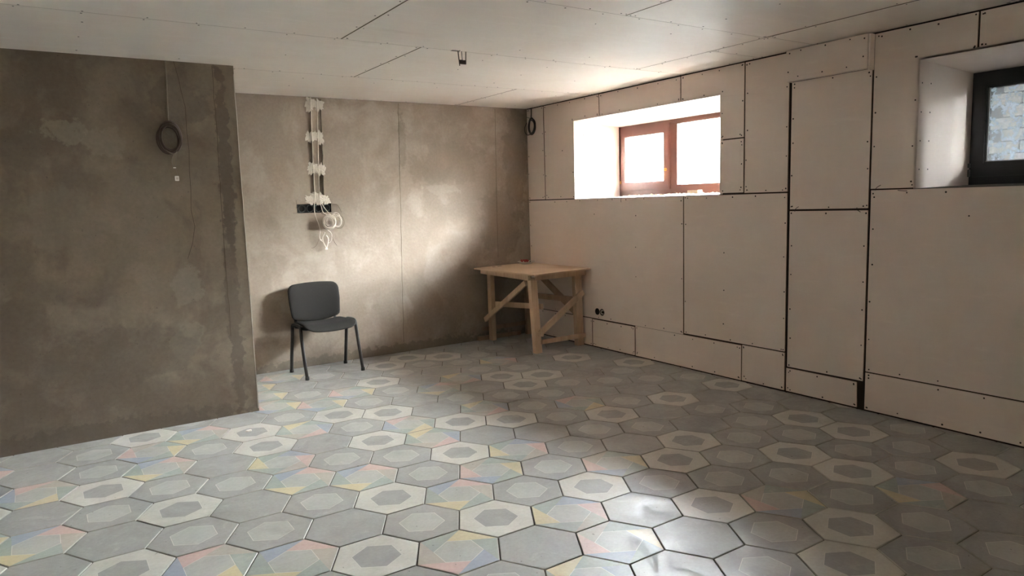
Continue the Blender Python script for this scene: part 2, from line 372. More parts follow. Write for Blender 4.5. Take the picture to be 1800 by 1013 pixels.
panel([(-4.03, 1.404), (-3.41, 1.40), (-3.41, 2.34), (-4.03, 2.34)], gapw=.005)
panel([(-4.03, .20), (-3.41, .196), (-3.41, 1.40), (-4.03, 1.404)], gapw=.004)
panel([(-3.99, .004), (-3.405, .004), (-3.405, .196), (-3.985, .197)])
panel([(-4.03, ZS), (-4.03, HT), (-4.66, HT), (-4.66, ZH-.005), (W2[1], ZH-.005), (W2[1], ZS)])
panel(rect(-6.2, -4.66, ZH-.005, HT)); panel([(-6.2, HT), (W3[1], HT), (W3[1], ZS), (W2[0], ZS), (W2[0], ZH-.005), (-6.2, ZH-.005)]); panel(rect(W3[0], W3[1], ZH, HT))
panel(rect(-6.45, -4.035, .276, ZS)); panel(rect(-6.0, -4.035, .004, .276)); panel(rect(-8.0, -6.0, .004, .276)); panel(rect(W3[0], -6.45, .276, ZS)); panel(rect(W3[0], -8.0, .004, .276)); panel(rect(YF+.004, W3[0], .004, HT))
# boxed-out casing under the ceiling
case = tag(bpy.data.objects.new('casing', None), 'gypsum box casing screwed under the ceiling'); col.objects.link(case); case.parent = wall_right
MB().box(-.066, -.054, -4.022, -3.412, 2.332, HT-.004).build('front_board', 'drywall', case)
MB().box(-.052, -.001, -4.034, -4.022, 2.322, HT-.004).build('side_board', 'drywall', case)
MB().box(-.052, -.001, -3.424, -3.412, 2.332, HT-.004).build('side_board', 'drywall', case)
MB().box(-.053, -.001, -4.020, -3.426, 2.335, 2.345).build('bottom_board', 'drywall', case)
casescr = MB(); f = screw_right(-.066, casescr)
for y, z in ((-3.44, 2.53), (-3.53, 2.537), (-3.72, 2.535), (-3.90, 2.537), (-4.0, 2.525), (-3.43, 2.40), (-3.51, 2.36), (-3.70, 2.36), (-3.88, 2.36), (-3.995, 2.41)): f(y, z)
tag(casescr.build('screw_heads', 'screw', case), 'small dark screw heads', kind='stuff')
# window reveals lined with board
def reveal(w, dz):
    y0, y1 = w; d = .575; t = .0125; s = .058
    def q(p, off, nm='reveal_board', mat='drywall'):
        o = Vector(off); p = [Vector(v) for v in p]; MB().hexa([*p, *[v+o for v in p]]).build(nm, mat, wall_right)
    q([(0, y1, ZS), (d, y1-s, ZS+.012), (d, y1-s, ZH-.05), (0, y1, ZH)], (0, t, 0))
    q([(0, y0, ZS), (d, y0+s, ZS+.012), (d, y0+s, ZH-.05), (0, y0, ZH)], (0, -t, 0))
    q([(0, y0, ZH), (d, y0+s, ZH-.052), (d, y1-s, ZH-.052), (0, y1, ZH)], (0, 0, t))
    q([(.003, y0, ZS), (d, y0+s, ZS+.012), (d, y1-s, ZS+.012), (.003, y1, ZS)], (0, 0, -t), 'sill_slab', 'sill')
reveal(W1, 0); reveal(W2, 0); reveal(W3, 0)
for w in (W1, W2):
    for k in range(4):
        z = ZS+.12+.18*k
        for x in (.03, .12): 
            screws.prism([(x+.005*math.cos(a*math.pi/3), z+.005*math.sin(a*math.pi/3)) for a in range(6)], 1, w[1]-.0016-x*.1, w[1]-x*.1)
tag(screws.build('screw_heads', 'screw', wall_right), 'small dark screw heads along the board edges', kind='stuff')
# chipped paper and scuffs at board joints
for y, z, l, a in ((-3.46, 1.39, .05, 2.3), (-3.97, 1.385, .04, .9), (-4.07, 1.53, .05, 2.4), (-4.28, 1.52, .06, .1), (-1.56, 1.49, .06, 1.9)):
    b = MB(); b.tube([(-.0004, y+l*t*math.cos(a)+.012*math.sin(3*t), z+l*t*math.sin(a)) for t in (0, .35, .7, 1)], .0022, 5)
    b.build('torn_paper_edge', 'smudge', wall_right)

# ------------------------------------------------------------------ ceiling
ceiling = tag(MB().box(XL-.25, .75, YF-.25, .25, H+.0135, H+.2).build('ceiling', 'gap'), 'ceiling of pale gypsum boards with open joints', 'ceiling', kind='structure')
cs = MB()
def cpanel(x0, x1, y0, y1):
    g = .0016; h = .0048 if x0 > XL else .001; k_ = .0048 if x1 < -.6 else .0016
    P = [(x0+h, y0+g), (x1-k_, y0+g), (x1-k_, y1-g), (x0+h, y1-g)]
    b = MB().prism(P, 2, H, H+.0125); b.mi[2:] = [1]*4; b.build('panel', ['ceiling_board', 'board_edge'], ceiling)
    def f(x, y):
        r = random.uniform(.004, .006); cs.prism([(x+r*math.cos(a*math.pi/3), y+r*math.sin(a*math.pi/3)) for a in range(6)], 2, H-.0012, H+.001)
    Q = inset(P, .022)
    for k in range(4): screw_row(Q[k], Q[(k+1) % 4], f, .28, .2)
    n = int((x1-x0)/.6)
    for k in range(1, n+1):
        if x1-(x0+.6*k) > .25: screw_row((x0+.6*k, y0+.2), (x0+.6*k, y1-.2), f, .4, .55)
rows = [(-1.15, 0, [PX+.001, -.905, 0]), (-2.365, -1.15, [XL, -5.0, -2.485, 0]), (-3.6, -2.365, [XL, -5.53, -3.035, -.56]),
        (-4.82, -3.6, [XL, -6.8, -4.3, -1.807, -.57]), (-6.04, -4.82, [XL, -5.5, -3.0, -.57]), (-7.26, -6.04, [XL, -6.3, -3.8, -1.3, -.57]),
        (-8.48, -7.26, [XL, -5.3, -2.8, -.57]), (YF, -8.48, [XL, -6.0, -3.5, -1.0, -.57])]
for y0, y1, xs in rows:
    for a, c in zip(xs[:-1], xs[1:]): cpanel(a, c, y0, y1)
ys = [-2.365, -3.14, -3.62, -4.85, -6.1, -7.4, -8.6, YF]
for a, c in zip(ys[:-1], ys[1:]): cpanel(-.56, 0, c, a)
tag(cs.build('screw_heads', 'screw', ceiling), 'small dark screw heads along the ceiling joints', kind='stuff')

# ------------------------------------------------------------------ hexagon tile floor
floor = tag(MB().box(XL-.25, .75, YF-.25, .25, -.2, -.007).build('floor', 'grout'), 'floor of hexagonal cement tiles in grey, cream and pastel patterns', 'floor', kind='structure')
SD, LA, LC = .207603, .529372, Vector((-3.28664, -3.00388))
LU = SD*3**.5*Vector((math.cos(LA), math.sin(LA))); LV = SD*3**.5*Vector((math.cos(LA+math.pi/3), math.sin(LA+math.pi/3)))
# which pattern lies where: column -> letters from the first row on; L cream frame, G pale centre, P plain, a digit = pastel tile turned that far
ROWS = {-6: (3, 'L3LP0P'), -5: (2, 'P1P2PP'), -4: (1, 'LPGLGGP'), -3: (-1, 'P2GLG13L'), -2: (-2, 'P1GPGPG1G'), -1: (-3, 'PLPG10LLP'),
        0: (-4, 'G4GL1GP5G333P'), 1: (-5, '5PL1GGLGL3GP3P'), 2: (-6, 'P30G3L52LG3PGP'), 3: (-7, 'GPPLG0PLPPGLPPP'),
        4: (-9, 'PLGLG3GPL5G1PGLP'), 5: (-10, 'PGL3GLPGGGGP5PGLP'), 6: (-10, 'GGGGGLGL2GLLGGLP'), 7: (-10, 'P0LLGPPGPGLG0GPP'),
        8: (-11, 'PGGGGGGLPGPPPPGP'), 9: (-11, 'PLGLLGPPGGPLGPGP'), 10: (-11, 'PPGPPPLGPLPPPPP'), 11: (-11, 'PPPLPPGPPPPPPPP')}
PAT = {(i, j0+k): ch for i, (j0, st) in ROWS.items() for k, ch in enumerate(st)}
def clip(poly, ax, lim, keep_less):
    out = []; n = len(poly); sgn = 1 if keep_less else -1
    for k in range(n):
        a, b = poly[k], poly[(k+1) % n]; da, db = sgn*(a[ax]-lim), sgn*(b[ax]-lim)
        if da <= 0: out.append(a)
        if (da < 0 < db) or (db < 0 < da):
            t = da/(da-db); out.append(tuple(a[m]+(b[m]-a[m])*t for m in range(3)))
    return out
RO, RI, LW = SD-.0032, .110, .0028
def hexpt(r, k, z=0.): g = LA-math.pi/6+k*math.pi/3; return (r*math.cos(g), r*math.sin(g), z)
def tile_faces(ch):
    F = []; bev = .0028
    turn = int(ch) if ch.isdigit() else 0
    if ch == 'P':
        F.append(([hexpt(RO-bev, k) for k in range(6)], 0))
    else:
        base = {'L': 2, 'G': 0}.get(ch, 0); inner = {'L': 0, 'G': 1}.get(ch, 1)
        ring = lambda r: [hexpt(r, k+.5) for k in range(6)]
        ri, ro = ring(RI-LW/2), ring(RI+LW/2)
        F.append((ri, inner))
        for k in range(6):
            k2 = (k+1) % 6; F.append(([ri[k], ro[k], ro[k2], ri[k2]], 3))
        for k in range(6):
            mcol = base
            if ch.isdigit(): mcol = (4, 5, 6, 7, 6, 8)[(turn-k) % 6]
            F.append(([ro[k % 6], hexpt(RO-bev, k), hexpt(RO-bev, k-1), ro[(k-1) % 6]][::-1], mcol))
    for k in range(6):
        F.append(([hexpt(RO-bev, k), hexpt(RO, k, -bev), hexpt(RO, k+1, -bev), hexpt(RO-bev, k+1)], 9))
        F.append(([hexpt(RO, k, -bev), hexpt(RO, k, -.007), hexpt(RO, k+1, -.007), hexpt(RO, k+1, -bev)], 9))
    return F
TF = {ch: tile_faces(ch) for ch in 'PLG012345'}
shared = {}
def tile_mesh(ch, faces):
    me = bpy.data.meshes.new('tile'); vs = []; idx = {}; fs = []
    for poly, m in faces:
        f = []
        for p in poly:
            key = tuple(round(c, 6) for c in p)
            if key not in idx: idx[key] = len(vs); vs.append(key)
            if not f or f[-1] != idx[key]: f.append(idx[key])
        if len(f) > 1 and f[0] == f[-1]: f.pop()
        fs.append((f, m))
    fs = [(f, m) for f, m in fs if len(set(f)) == len(f) and len(f) > 2]
    me.from_pydata(vs, [], [f for f, m in fs])
    for mt in TM: me.materials.append(mt)
    me.polygons.foreach_set('material_index', [m for f, m in fs]); me.update(); return me
def project(P):
    d = Vector(P)-Vector(CAM); z = d.dot(_f)
    return (900+FPX*d.dot(_R)/z, 506.5-FPX*d.dot(_U)/z, z)
spots = []
rng = random.Random(3)
for i in range(-16, 13):
    for j in range(-34, 40):
        c = LC+LU*i+LV*j
        if c.x < XL-.2 or c.x > .19 or c.y < YF-.2 or c.y > .19: continue
        if c.x < PX-.25 and c.y > PY+.21: continue
        x, y, z = project((c.x, c.y, 0)); seen = z > .3 and -130 < x < 1930 and y < 1090
        d = max(0, -x, x-1800)+max(0, y-1013) if z > .3 else 1e6
        spots.append((0 if seen else 1, d if not seen else 0, i, j, c))
spots.sort(key=lambda s: s[:4])
rest = MB(); nt = 0
for flag, d, i, j, c in spots:
    ch = PAT.get((i, j)) or rng.choice('PPPGGGGLL03152'); far = not (c.x > -.22 or c.y > -.22 or (c.x < PX+.22 and c.y > PY-.22) or c.x < XL+.25 or c.y < YF+.25)
    faces = TF[ch]
    if not far:
        parts = []
        for poly, m in faces:
            w = [(p[0]+c.x, p[1]+c.y, p[2]) for p in poly]
            for ax, lim, less in ((0, -.0015, True), (1, -.0015, True), (0, XL, False), (1, YF, False)): w = clip(w, ax, lim, less) if w else w
            if not w: continue
            a = clip(w, 0, PX, False); b2 = clip(clip(w, 0, PX, True), 1, PY-.0015, True) if min(p[0] for p in w) < PX else []
            for q in (a, b2):
                if len(q) > 2: parts.append(([(p[0]-c.x, p[1]-c.y, p[2]) for p in q], m))
        faces = parts
        if not faces: continue
    if nt < 296:
        if far:
            if ch not in shared: shared[ch] = tile_mesh(ch, faces)
            me = shared[ch]
        else: me = tile_mesh(ch, faces)
        if not me.polygons: continue
        o = bpy.data.objects.new('tile', me); col.objects.link(o); o.parent = floor
        o.location = (c.x, c.y, rng.uniform(-.0012, 0)); nt += 1
    else:
        for poly, m in faces: rest.face([(p[0]+c.x, p[1]+c.y, p[2]) for p in poly], m)
o = rest.build('tile_field', TM, floor, fix=False); tag(o, 'hexagonal tiles further across the floor', kind='stuff')

# ------------------------------------------------------------------ windows
def bar(b, y0, y1, z0, z1, x0, x1): b.box(x0, x1, y0, y1, z0, z1)
def frame(name, mat, parent, y0, y1, z0, z1, wl, wr, wb, wt, x0, x1, bevel=.004):
    b = MB(); o = [(y0, z0), (y1, z0), (y1, z1), (y0, z1)]; i = [(y0+wl, z0+wb), (y1-wr, z0+wb), (y1-wr, z1-wt), (y0+wl, z1-wt)]
    for k in range(4):
        k2 = (k+1) % 4
        b.hexa([(x0, *o[k]), (x0, *o[k2]), (x0, *i[k2]), (x0, *i[k]), (x1, *o[k]), (x1, *o[k2]), (x1, *i[k2]), (x1, *i[k])])
    return b.build(name, mat, parent, bevel)
def window(name, label):
    o = bpy.data.objects.new(name, None); col.objects.link(o); tag(o, label, 'window', kind='structure'); return o
w1 = window('window_1', 'maroon framed basement window blown out by daylight'); w1.location = (0, 0, 0)
frame('outer_frame', 'maroon', w1, -2.72, -.893, 1.553, 2.288, .045, .047, .06, .04, .585, .655)
b = MB(); b.box(.585, .655, -1.725, -1.635, 1.612, 2.25); b.build('mullion', 'maroon', w1, .004)
s = frame('sash', 'maroon', w1, -1.645, -.938, 1.606, 2.252, .078, .076, .085, .087, .56, .63, .006)
MB().box(.60, .606, -1.575, -1.005, 1.685, 2.175).build('pane', 'glass', s)
hd = tag(MB().lathe([(.001, -.012), (.014, -.012), (.016, -.006), (.016, 0)], (.56, -1.605, 1.80), 0, 14).build('handle', 'brass', s, smooth=True), 'brass window handle')
MB().tube([(.55, -1.605, 1.80), (.53, -1.602, 1.80), (.522, -1.594, 1.785), (.522, -1.582, 1.745), (.524, -1.574, 1.70)], .0065, 8).build('lever', 'brass', hd, smooth=True)
for z in (1.70,): MB().tube([(.555, -.945, z-.02), (.552, -.950, z+.01)], .008, 8).build('hinge', 'brass', s)
frame('fixed_bead', 'maroon', w1, -2.675, -1.722, 1.612, 2.25, .02, .02, .034, .016, .575, .62, .003)
MB().box(.60, .606, -2.665, -1.732, 1.63, 2.242).build('pane', 'glass', w1)
# foam and rubble left along the sill
fb = MB()
for k in range(46):
    y = -1.05-1.5*k/46+random.uniform(-.02, .02); x = random.uniform(.50, .57); r = random.uniform(.008, .026)
    n = 6; ring = [(x+r*random.uniform(.7, 1.2)*math.cos(a*6.283/n), y+r*1.5*random.uniform(.7, 1.2)*math.sin(a*6.283/n)) for a in range(n)]
    h = random.uniform(.006, .022); z0 = ZS+.011
    for a in range(n):
        fb.face([(*ring[a], z0), (*ring[(a+1) % n], z0), (x, y, z0+h)])
tag(fb.build('foam_rubble', 'foam', w1), 'crumbs of dried mounting foam along the sill', kind='stuff')
off = MB().board((.30, -2.28, ZS+.032), (.36, -2.10, ZS+.032), .05, .03, (0, 0, 1)).build('wood_offcut', 'wood', None, .003)
tag(off, 'small pale wood offcut lying on the sill of the maroon window', 'offcut')

def black_window(name, label, y0, y1, glass):
    w = window(name, label); ym = (y0+y1)/2-.0125
    frame('outer_frame', 'anthracite', w, y0, y1, 1.545, 2.296, .05, .05, .062, .05, .585, .655)
    MB().box(.585, .655, ym-.05, ym+.05, 1.60, 2.25).build('mullion', 'anthracite', w, .004)
    s2 = frame('sash', 'anthracite', w, ym+.035, y1-.039, 1.60, 2.262, .08, .08, .095, .085, .56, .63, .006)
    MB().box(.60, .606, ym+.105, y1-.109, 1.685, 2.185).build('pane', glass, s2)
    MB().box(.572, .586, ym+.112, y1-.118, 1.694, 1.701).build('gasket', 'hinge', s2)
    MB().box(.574, .590, y1-.127, y1-.121, 1.70, 2.175).build('gasket', 'hinge', s2)
    for z0, z1 in ((1.66, 1.69), (1.60, 1.65)): MB().box(.545, .56, y1-.038, y1-.024, z0, z1).build('hinge', 'hinge', s2, .002)
    s3 = frame('sash', 'anthracite', w, y0+.04, ym-.035, 1.60, 2.262, .08, .08, .095, .085, .56, .63, .006)
    MB().box(.60, .606, y0+.11, ym-.105, 1.685, 2.185).build('pane', glass, s3)
black_window('window_2', 'black framed basement window looking onto pale bricks', -6.11, -4.366, 'dirty_glass')
black_window('window_fill_added', 'unseen black framed window added behind the viewpoint to brighten the room', -9.16, -7.936, 'glass')  # window behind the camera, added to brighten the room

# ------------------------------------------------------------------ outside: bricks in view; unseen ground, ledges and walls that shape the daylight
tag(MB().box(2.1, 40, -30, 30, .6, 1.42).box(.72, 2.1, -30, 30, .6, .8).build('ground_outside', 'ground'), 'unseen dark asphalt ground, sunk beside the wall to cut bounced light', 'ground', kind='structure')  # unseen ground, kept dark and sunk by the wall to cut ceiling bounce
tag(MB().box(.72, .97, -3.0, 1.5, 2.285, 2.45).build('unseen_light_ledge', 'concrete_plain'), 'unseen concrete ledge over the maroon window, set to cut the sky light', 'ledge', kind='structure')  # unseen ledge, its depth set to place the floor's light edge
tag(MB().box(.72, .97, -9.8, -6.75, 2.285, 2.45).build('unseen_light_ledge', 'concrete_plain'), 'unseen concrete ledge over the added window behind the viewpoint', 'ledge', kind='structure')  # unseen ledge above the added window
tag(MB().box(4.2, 4.4, -14, 16, 1.42, 2.86).build('wall_light_block', 'light_block_wall'), 'unseen grey wall added outside to block low sky light', 'wall', kind='structure')  # unseen wall added to keep low sky light off the back wall
WX = 1.715
bw = MB().box(WX, WX+.14, -6.6, -3.95, .8, 2.75)
bw.box(.72, WX+.14, -3.95, -3.85, .8, 2.75); bw.box(.72, WX+.14, -6.6, -3.85, 2.75, 2.9)  # unseen end wall and roof added to keep daylight off the bricks
bw.box(.72, WX-.13, -6.7, -6.6, .8, 2.9)  # unseen end wall, its gap sized to set the bricks' brightness
brickwall = tag(bw.build('wall_brick_dimmed', 'mortar'), 'pale brick wall with unseen end walls and roof added to dim it', 'wall', kind='structure')
bm_ = None
for r in range(13):
    z0 = 1.42+r*.0935
    for k in range(6):
        y0 = -5.30+k*.265+(r % 2)*.1325
        if y0+.255 > -3.95: continue
        if bm_ is None:
            o = MB().box(0, .03, 0, .255, 0, .084).build('brick', 'brick', brickwall, .005); bm_ = o.data
        else:
            o = bpy.data.objects.new('brick', bm_); col.objects.link(o); o.parent = brickwall
        o.location = (WX-.025+random.uniform(-.006, .004), y0, z0)

# ------------------------------------------------------------------ chair
def shell(outline, front, back, rings=7, seg=64):
    b = MB()
    for side in (0, 1):
        fn = front if side == 0 else back
        grid = []
        for q in range(rings+1):
            r = 1-(1-q/rings)**1.8 if q else 0
            grid.append([fn(*(c*r for c in outline(2*math.pi*k/seg)), r) for k in range(seg)])
        for q in range(rings):
            for k in range(seg):
                k2 = (k+1) % seg
                if q == 0: b.face([grid[0][0], grid[1][k], grid[1][k2]])
                else: b.face([grid[q][k], grid[q+1][k], grid[q+1][k2], grid[q][k2]])
    return b
def sup(t, a, bb, n): c, s_ = math.cos(t), math.sin(t); return (a*abs(c)**(2/n)*(1 if c >= 0 else -1), bb*abs(s_)**(2/n)*(1 if s_ >= 0 else -1))
chair = thing('visitor_chair', 'black padded stacking chair with four splayed steel legs against concrete wall', 'chair', (-2.578, -.318, 0), R(3))
def round_rect(a, b, rt, rb, seg=64):                       # half sizes, corner radii at +v and -v; evenly spread outline
    P = []
    for cx, cy, r, g0 in ((a-rt, b-rt, rt, 0), (-a+rt, b-rt, rt, 90), (-a+rb, -b+rb, rb, 180), (a-rb, -b+rb, rb, 270)):
        P += [(cx+r*math.cos(R(g0+15*k)), cy+r*math.sin(R(g0+15*k))) for k in range(7)]
    P.append(P[0]); D = [0]
    for p, q in zip(P[:-1], P[1:]): D.append(D[-1]+math.dist(p, q))
    out = []
    for k in range(seg):
        d = D[-1]*k/seg; j = max(m for m in range(len(D)-1) if D[m] <= d); t = (d-D[j])/max(1e-9, D[j+1]-D[j])
        out.append((P[j][0]+(P[j+1][0]-P[j][0])*t, P[j][1]+(P[j+1][1]-P[j][1])*t))
    return lambda t: out[int(round(t/(2*math.pi)*seg)) % seg]
_bo = round_rect(.25, .155, .06, .022)
def back_out(t):
    x, z = _bo(t); q = max(0, -z/.155)
    return x*(1-.06*q), z+(.014*(1-(x/.25)**2) if z > 0 else -.045*(1-(x/.25)**2)*q)
def bfront(x, z, r): return (x, .205+.16*z-.55*x*x+.03 - .022*(max(0, 1-r**5))**.5, .655+z)
def bback(x, z, r): return (x, .205+.16*z-.55*x*x+.03 + .016*(max(0, 1-r**6))**.5, .655+z)
shell(back_out, bfront, bback).build('backrest', 'fabric', chair, smooth=True)
_so = round_rect(.235, .2, .05, .07)
def seat_out(t):
    x, y = _so(t); return x*(1-.05*(y/.2)), y
def zs(x, y): return .452+.42*x*x-.45*max(0, -y-.08)**2*6-.05*y*0
def sfront(x, y, r): return (x, y-.02, zs(x, y)+.020*(max(0, 1-r**5))**.5)
def sback(x, y, r): return (x, y-.02, zs(x, y)-.018*(max(0, 1-r**8))**.5)
shell(seat_out, sfront, sback).build('seat', 'fabric', chair, smooth=True)
for sx in (-1, 1):
    x = .268*sx
    MB().tube([(x, .195, .012), (x, .16, .18), (x*.99, .12, .36), (x*.985, .112, .425)], .0145, 12, .018, up=(0, 1, 0)).build('leg', 'black_metal', chair, smooth=True)
    MB().tube([(x, -.205, .012), (x, -.16, .18), (x*.99, -.118, .36), (x*.985, -.108, .425)], .0145, 12, .018, up=(0, 1, 0)).build('leg', 'black_metal', chair, smooth=True)
    MB().tube([(x*.985, .112, .42), (x*.985, .10, .455), (x*.985, .06, .47), (x*.985, -.06, .472), (x*.985, -.10, .455), (x*.985, -.108, .42)], .012, 10, .015).build('side_rail', 'black_metal', chair, smooth=True)
    for y in (.195, -.205): MB().lathe([(.002, 0), (.019, 0), (.018, .03), (.002, .03)], (x, y, 0), 2, 12).build('foot_cap', 'black_plastic', chair, smooth=True)
    MB().tube([(x*.72, -.02, .425), (x*.72, .14, .425), (x*.72, .195, .445), (x*.72, .215, .50), (x*.72, .235, .60), (x*.72, .25, .70)], .008, 8, .014, up=(1, 0, 0)).build('back_upright', 'black_metal', chair, smooth=True)
for y in (.06, -.07): MB().tube([(-.264, y, .462), (-.2, y, .428), (.2, y, .428), (.264, y, .462)], .009, 8, smooth=3).build('seat_crossbar', 'black_metal', chair, smooth=True)

# ------------------------------------------------------------------ work table of raw boards
TX, TY = -.40, -.62
table = thing('work_table', 'rough homemade table of raw pine boards with diagonal braces in the corner', 'table', (TX, TY, 0))
def L3(p): return (p[0]-TX, p[1]-TY, p[2])
def bd(name, p0, p1, w, t, n, mat='wood'): return MB().board(L3(p0), L3(p1), w, t, n).build(name, mat, table, .002)
MB().prism([(-.815-TX, -.09-TY), (-.79-TX, -1.19-TY), (-.006-TX, -1.10-TY), (-.006-TX, -.02-TY), (-.4-TX, -.015-TY)], 2, .808, .822).build('tabletop', 'plywood', table, .002)
bd('leg', (-.625, -.985, 0), (-.66, -.965, .765), .062, .075, (1, 0, 0)); bd('leg', (-.60, -.09, 0), (-.615, -.11, .765), .075, .05, (1, 0, 0))
bd('leg', (-.062, -.955, 0), (-.075, -.945, .765), .06, .085, (1, 0, 0)); bd('leg', (-.085, -.06, 0), (-.085, -.06, .765), .05, .075, (1, 0, 0), 'wood_dark')
bd('apron', (-.675, -.02, .777), (-.715, -1.0, .777), .062, .03, (1, 0, 0)); bd('apron', (-.66, -1.03, .777), (-.02, -1.02, .777), .062, .03, (0, 1, 0))
bd('apron', (-.06, -.03, .785), (-.05, -.95, .785), .046, .03, (1, 0, 0), 'wood_dark'); bd('apron', (-.62, -.045, .785), (-.10, -.035, .785), .046, .03, (0, 1, 0), 'wood_dark')
bd('brace', (-.695, -.905, .715), (-.652, .005-.03, .225), .055, .025, (1, 0, 0))
bd('rail', (-.565, -.05, .40), (-.585, -1.03, .475), .055, .025, (1, 0, 0))
bd('brace', (-.61, -1.015, .205), (-.035, -1.0, .57), .06, .025, (0, 1, 0))
bd('rail', (-.60, -1.022, .115), (-.01, -.99, .105), .045, .025, (0, 1, 0))
bd('block', (-.635, -1.028, .205), (-.585, -1.028, .19), .045, .03, (0, 1, 0))
bd('rail', (-.70, -.035, .125), (-.06, -.045, .135), .045, .02, (0, 1, 0), 'wood_dark')
bd('rail', (-.033, -.02, .445), (-.033, -.93, .475), .06, .024, (1, 0, 0), 'wood_dark')
bd('brace', (-.022, -.12, .745), (-.022, -.93, .29), .075, .022, (1, 0, 0), 'wood_dark')
for x, y, r in ((-.50, -.12, .022), (-.60, -.16, .016)):
    MB().prism([(x-TX+r*1.3*math.cos(a*.785), y-TY+r*math.sin(a*.785)) for a in range(8)], 2, .8215, .8228).build('knot', 'smudge', table)
# dish with a red scrap
dish = MB().lathe([(0, .002), (.055, .002), (.075, .014), (.098, .026), (.101, .030), (.094, .028), (.072, .018), (.05, .009), (0, .008)], (0, 0, 0), 2, 32)
dish = tag(dish.build('dish', 'white', None, smooth=True), 'shallow white dish on the back of the wooden table', 'dish'); dish.location = (-.16, -.15, .8225)
scrap = MB()
for k in range(9):
    a = k*2.4; r = .012+.004*k**.5
    scrap.tube([(r*math.cos(a)+.02*math.cos(a+t), r*math.sin(a)+.016*math.sin(a*1.3+t), .012+.007*t+.004*math.sin(5*t+k)) for t in (0, .8, 1.6, 2.6)], .006, 6)
scrap = tag(scrap.build('tape_scrap', 'red', None, smooth=True), 'crumpled red scrap lying in the white dish', 'scrap'); scrap.location = (-.185, -.155, .840)
plug = tag(MB().tube([(0, 0, .006), (.012, .004, .012), (.02, .012, .026), (.026, .02, .03)], .006, 7).tube([(.03, -.01, .006), (.05, .0, .012)], .008, 7).build('dark_stub', 'smudge', None, smooth=True), 'small dark stub lying beside the red scrap in the dish', 'scrap'); plug.location = (-.16, -.16, .834)
# loose boards on the floor under the table
pl = MB().board((-.755, -.03, .024), (-.19, -.03, .024), .045, .04, (0, 1, 0)).build('loose_plank', 'wood_dark', None, .002)
tag(pl, 'loose grey plank lying on the floor under the table along the back wall', 'plank')

# ------------------------------------------------------------------ electrics on the back wall
box = thing('socket_box_row', 'row of four black flush socket boxes in the back wall', 'socket box', (-2.4985, 0, 1.52))
BX = [-.12, -.041, .041, .12]
bb = MB().box(-.163, .163, .030, .046, -.040, .040); bb.build('back_plate', 'black_plastic', box)
for k, x in enumerate(BX):
    c = MB().lathe([(.034, .030), (.034, -.006), (.0305, -.006), (.0305, .028), (0, .028)], (x, 0, 0), 1, 28).build('cup', 'black_plastic', box, smooth=False)
    MB().lathe([(.0305, -.0062), (.0305, -.0085), (.034, -.0085), (.034, -.0062)], (x, 0, 0), 1, 28).build('rim', 'rim_plastic', c)
for a, c2 in zip(BX[:-1], BX[1:]): MB().box(a+.030, c2-.030, -.004, .03, -.03, .03).build('link_piece', 'black_plastic', box)
MB().box(-.163, -.152, -.003, .03, -.038, .038).build('link_piece', 'black_plastic', box)
def blob_patch(cx, cz, w, h, seedv, t=.0045):
    rr = random.Random(seedv); n = 44; ph = [rr.uniform(0, 6.28) for _ in range(6)]; b2 = MB(); rings = [[], [], []]
    for k in range(n):
        a = 2*math.pi*k/n; q = 1+.17*math.sin(2*a+ph[0])+.13*math.sin(5*a+ph[1])+.11*math.sin(9*a+ph[2])+.08*math.sin(15*a+ph[3])+rr.uniform(-.06, .06); u, v = sup(a, w/2*q, h/2*q, 2.4)
        rings[0].append((cx+u, .0005, cz+v)); rings[1].append((cx+u*.88, -t*rr.uniform(.35, 1.0), cz+v*.88)); rings[2].append((cx+u*.5, -t*rr.uniform(.5, 1.3), cz+v*.5))
    for k in range(n):
        k2 = (k+1) % n
        for p, q in ((0, 1), (1, 2)): b2.face([rings[p][k], rings[q][k], rings[q][k2], rings[p][k2]])
        b2.face([rings[2][k], rings[2][k2], (cx, -t, cz)])
    return b2
for k, (x, z, w, h) in enumerate(((-2.487, 2.49, .085, .12), (-2.392, 2.485, .085, .11), (-2.44, 2.50, .05, .07), (-2.497, 2.19, .075, .115), (-2.45, 2.20, .05, .10), (-2.398, 2.185, .07, .115),
        (-2.505, 1.895, .08, .10), (-2.46, 1.895, .07, .105), (-2.408, 1.885, .075, .125), (-2.535, 1.60, .09, .085), (-2.46, 1.615, .13, .11), (-2.385, 1.60, .085, .09))):
    o = blob_patch(x, z, w, h, k).build('plaster_patch', 'plaster', wall_back, smooth=False); o['label'] = 'rough white plaster dab over the cable channel'
cab = thing('white_cable_bundle', 'white cables coming down the wall channels, coiled below the black socket boxes', 'cable', (-2.42, -.02, 1.39))
cab.location = (0, 0, 0); CB = lambda pts, r, name, mat='white_cable', **k: MB().tube(pts, r, 7, **k).build(name, mat, cab, smooth=True)
CB([(-2.469, -.006, 2.555), (-2.473, -.014, 2.48), (-2.476, -.006, 2.3), (-2.480, -.014, 2.18), (-2.483, -.006, 2.0), (-2.485, -.008, 1.89), (-2.486, -.006, 1.75), (-2.488, -.010, 1.63), (-2.505, -.018, 1.52), (-2.500, -.03, 1.44), (-2.480, -.04, 1.37), (-2.470, -.045, 1.30), (-2.475, -.03, 1.24), (-2.450, -.03, 1.20)], .0036, 'cable')
CB([(-2.408, -.006, 2.55), (-2.411, -.014, 2.48), (-2.418, -.006, 2.3), (-2.423, -.014, 2.18), (-2.430, -.006, 2.0), (-2.435, -.010, 1.89), (-2.440, -.006, 1.75), (-2.444, -.010, 1.63), (-2.437, -.018, 1.54), (-2.425, -.03, 1.48), (-2.390, -.045, 1.45), (-2.350, -.05, 1.42)], .0036, 'cable')
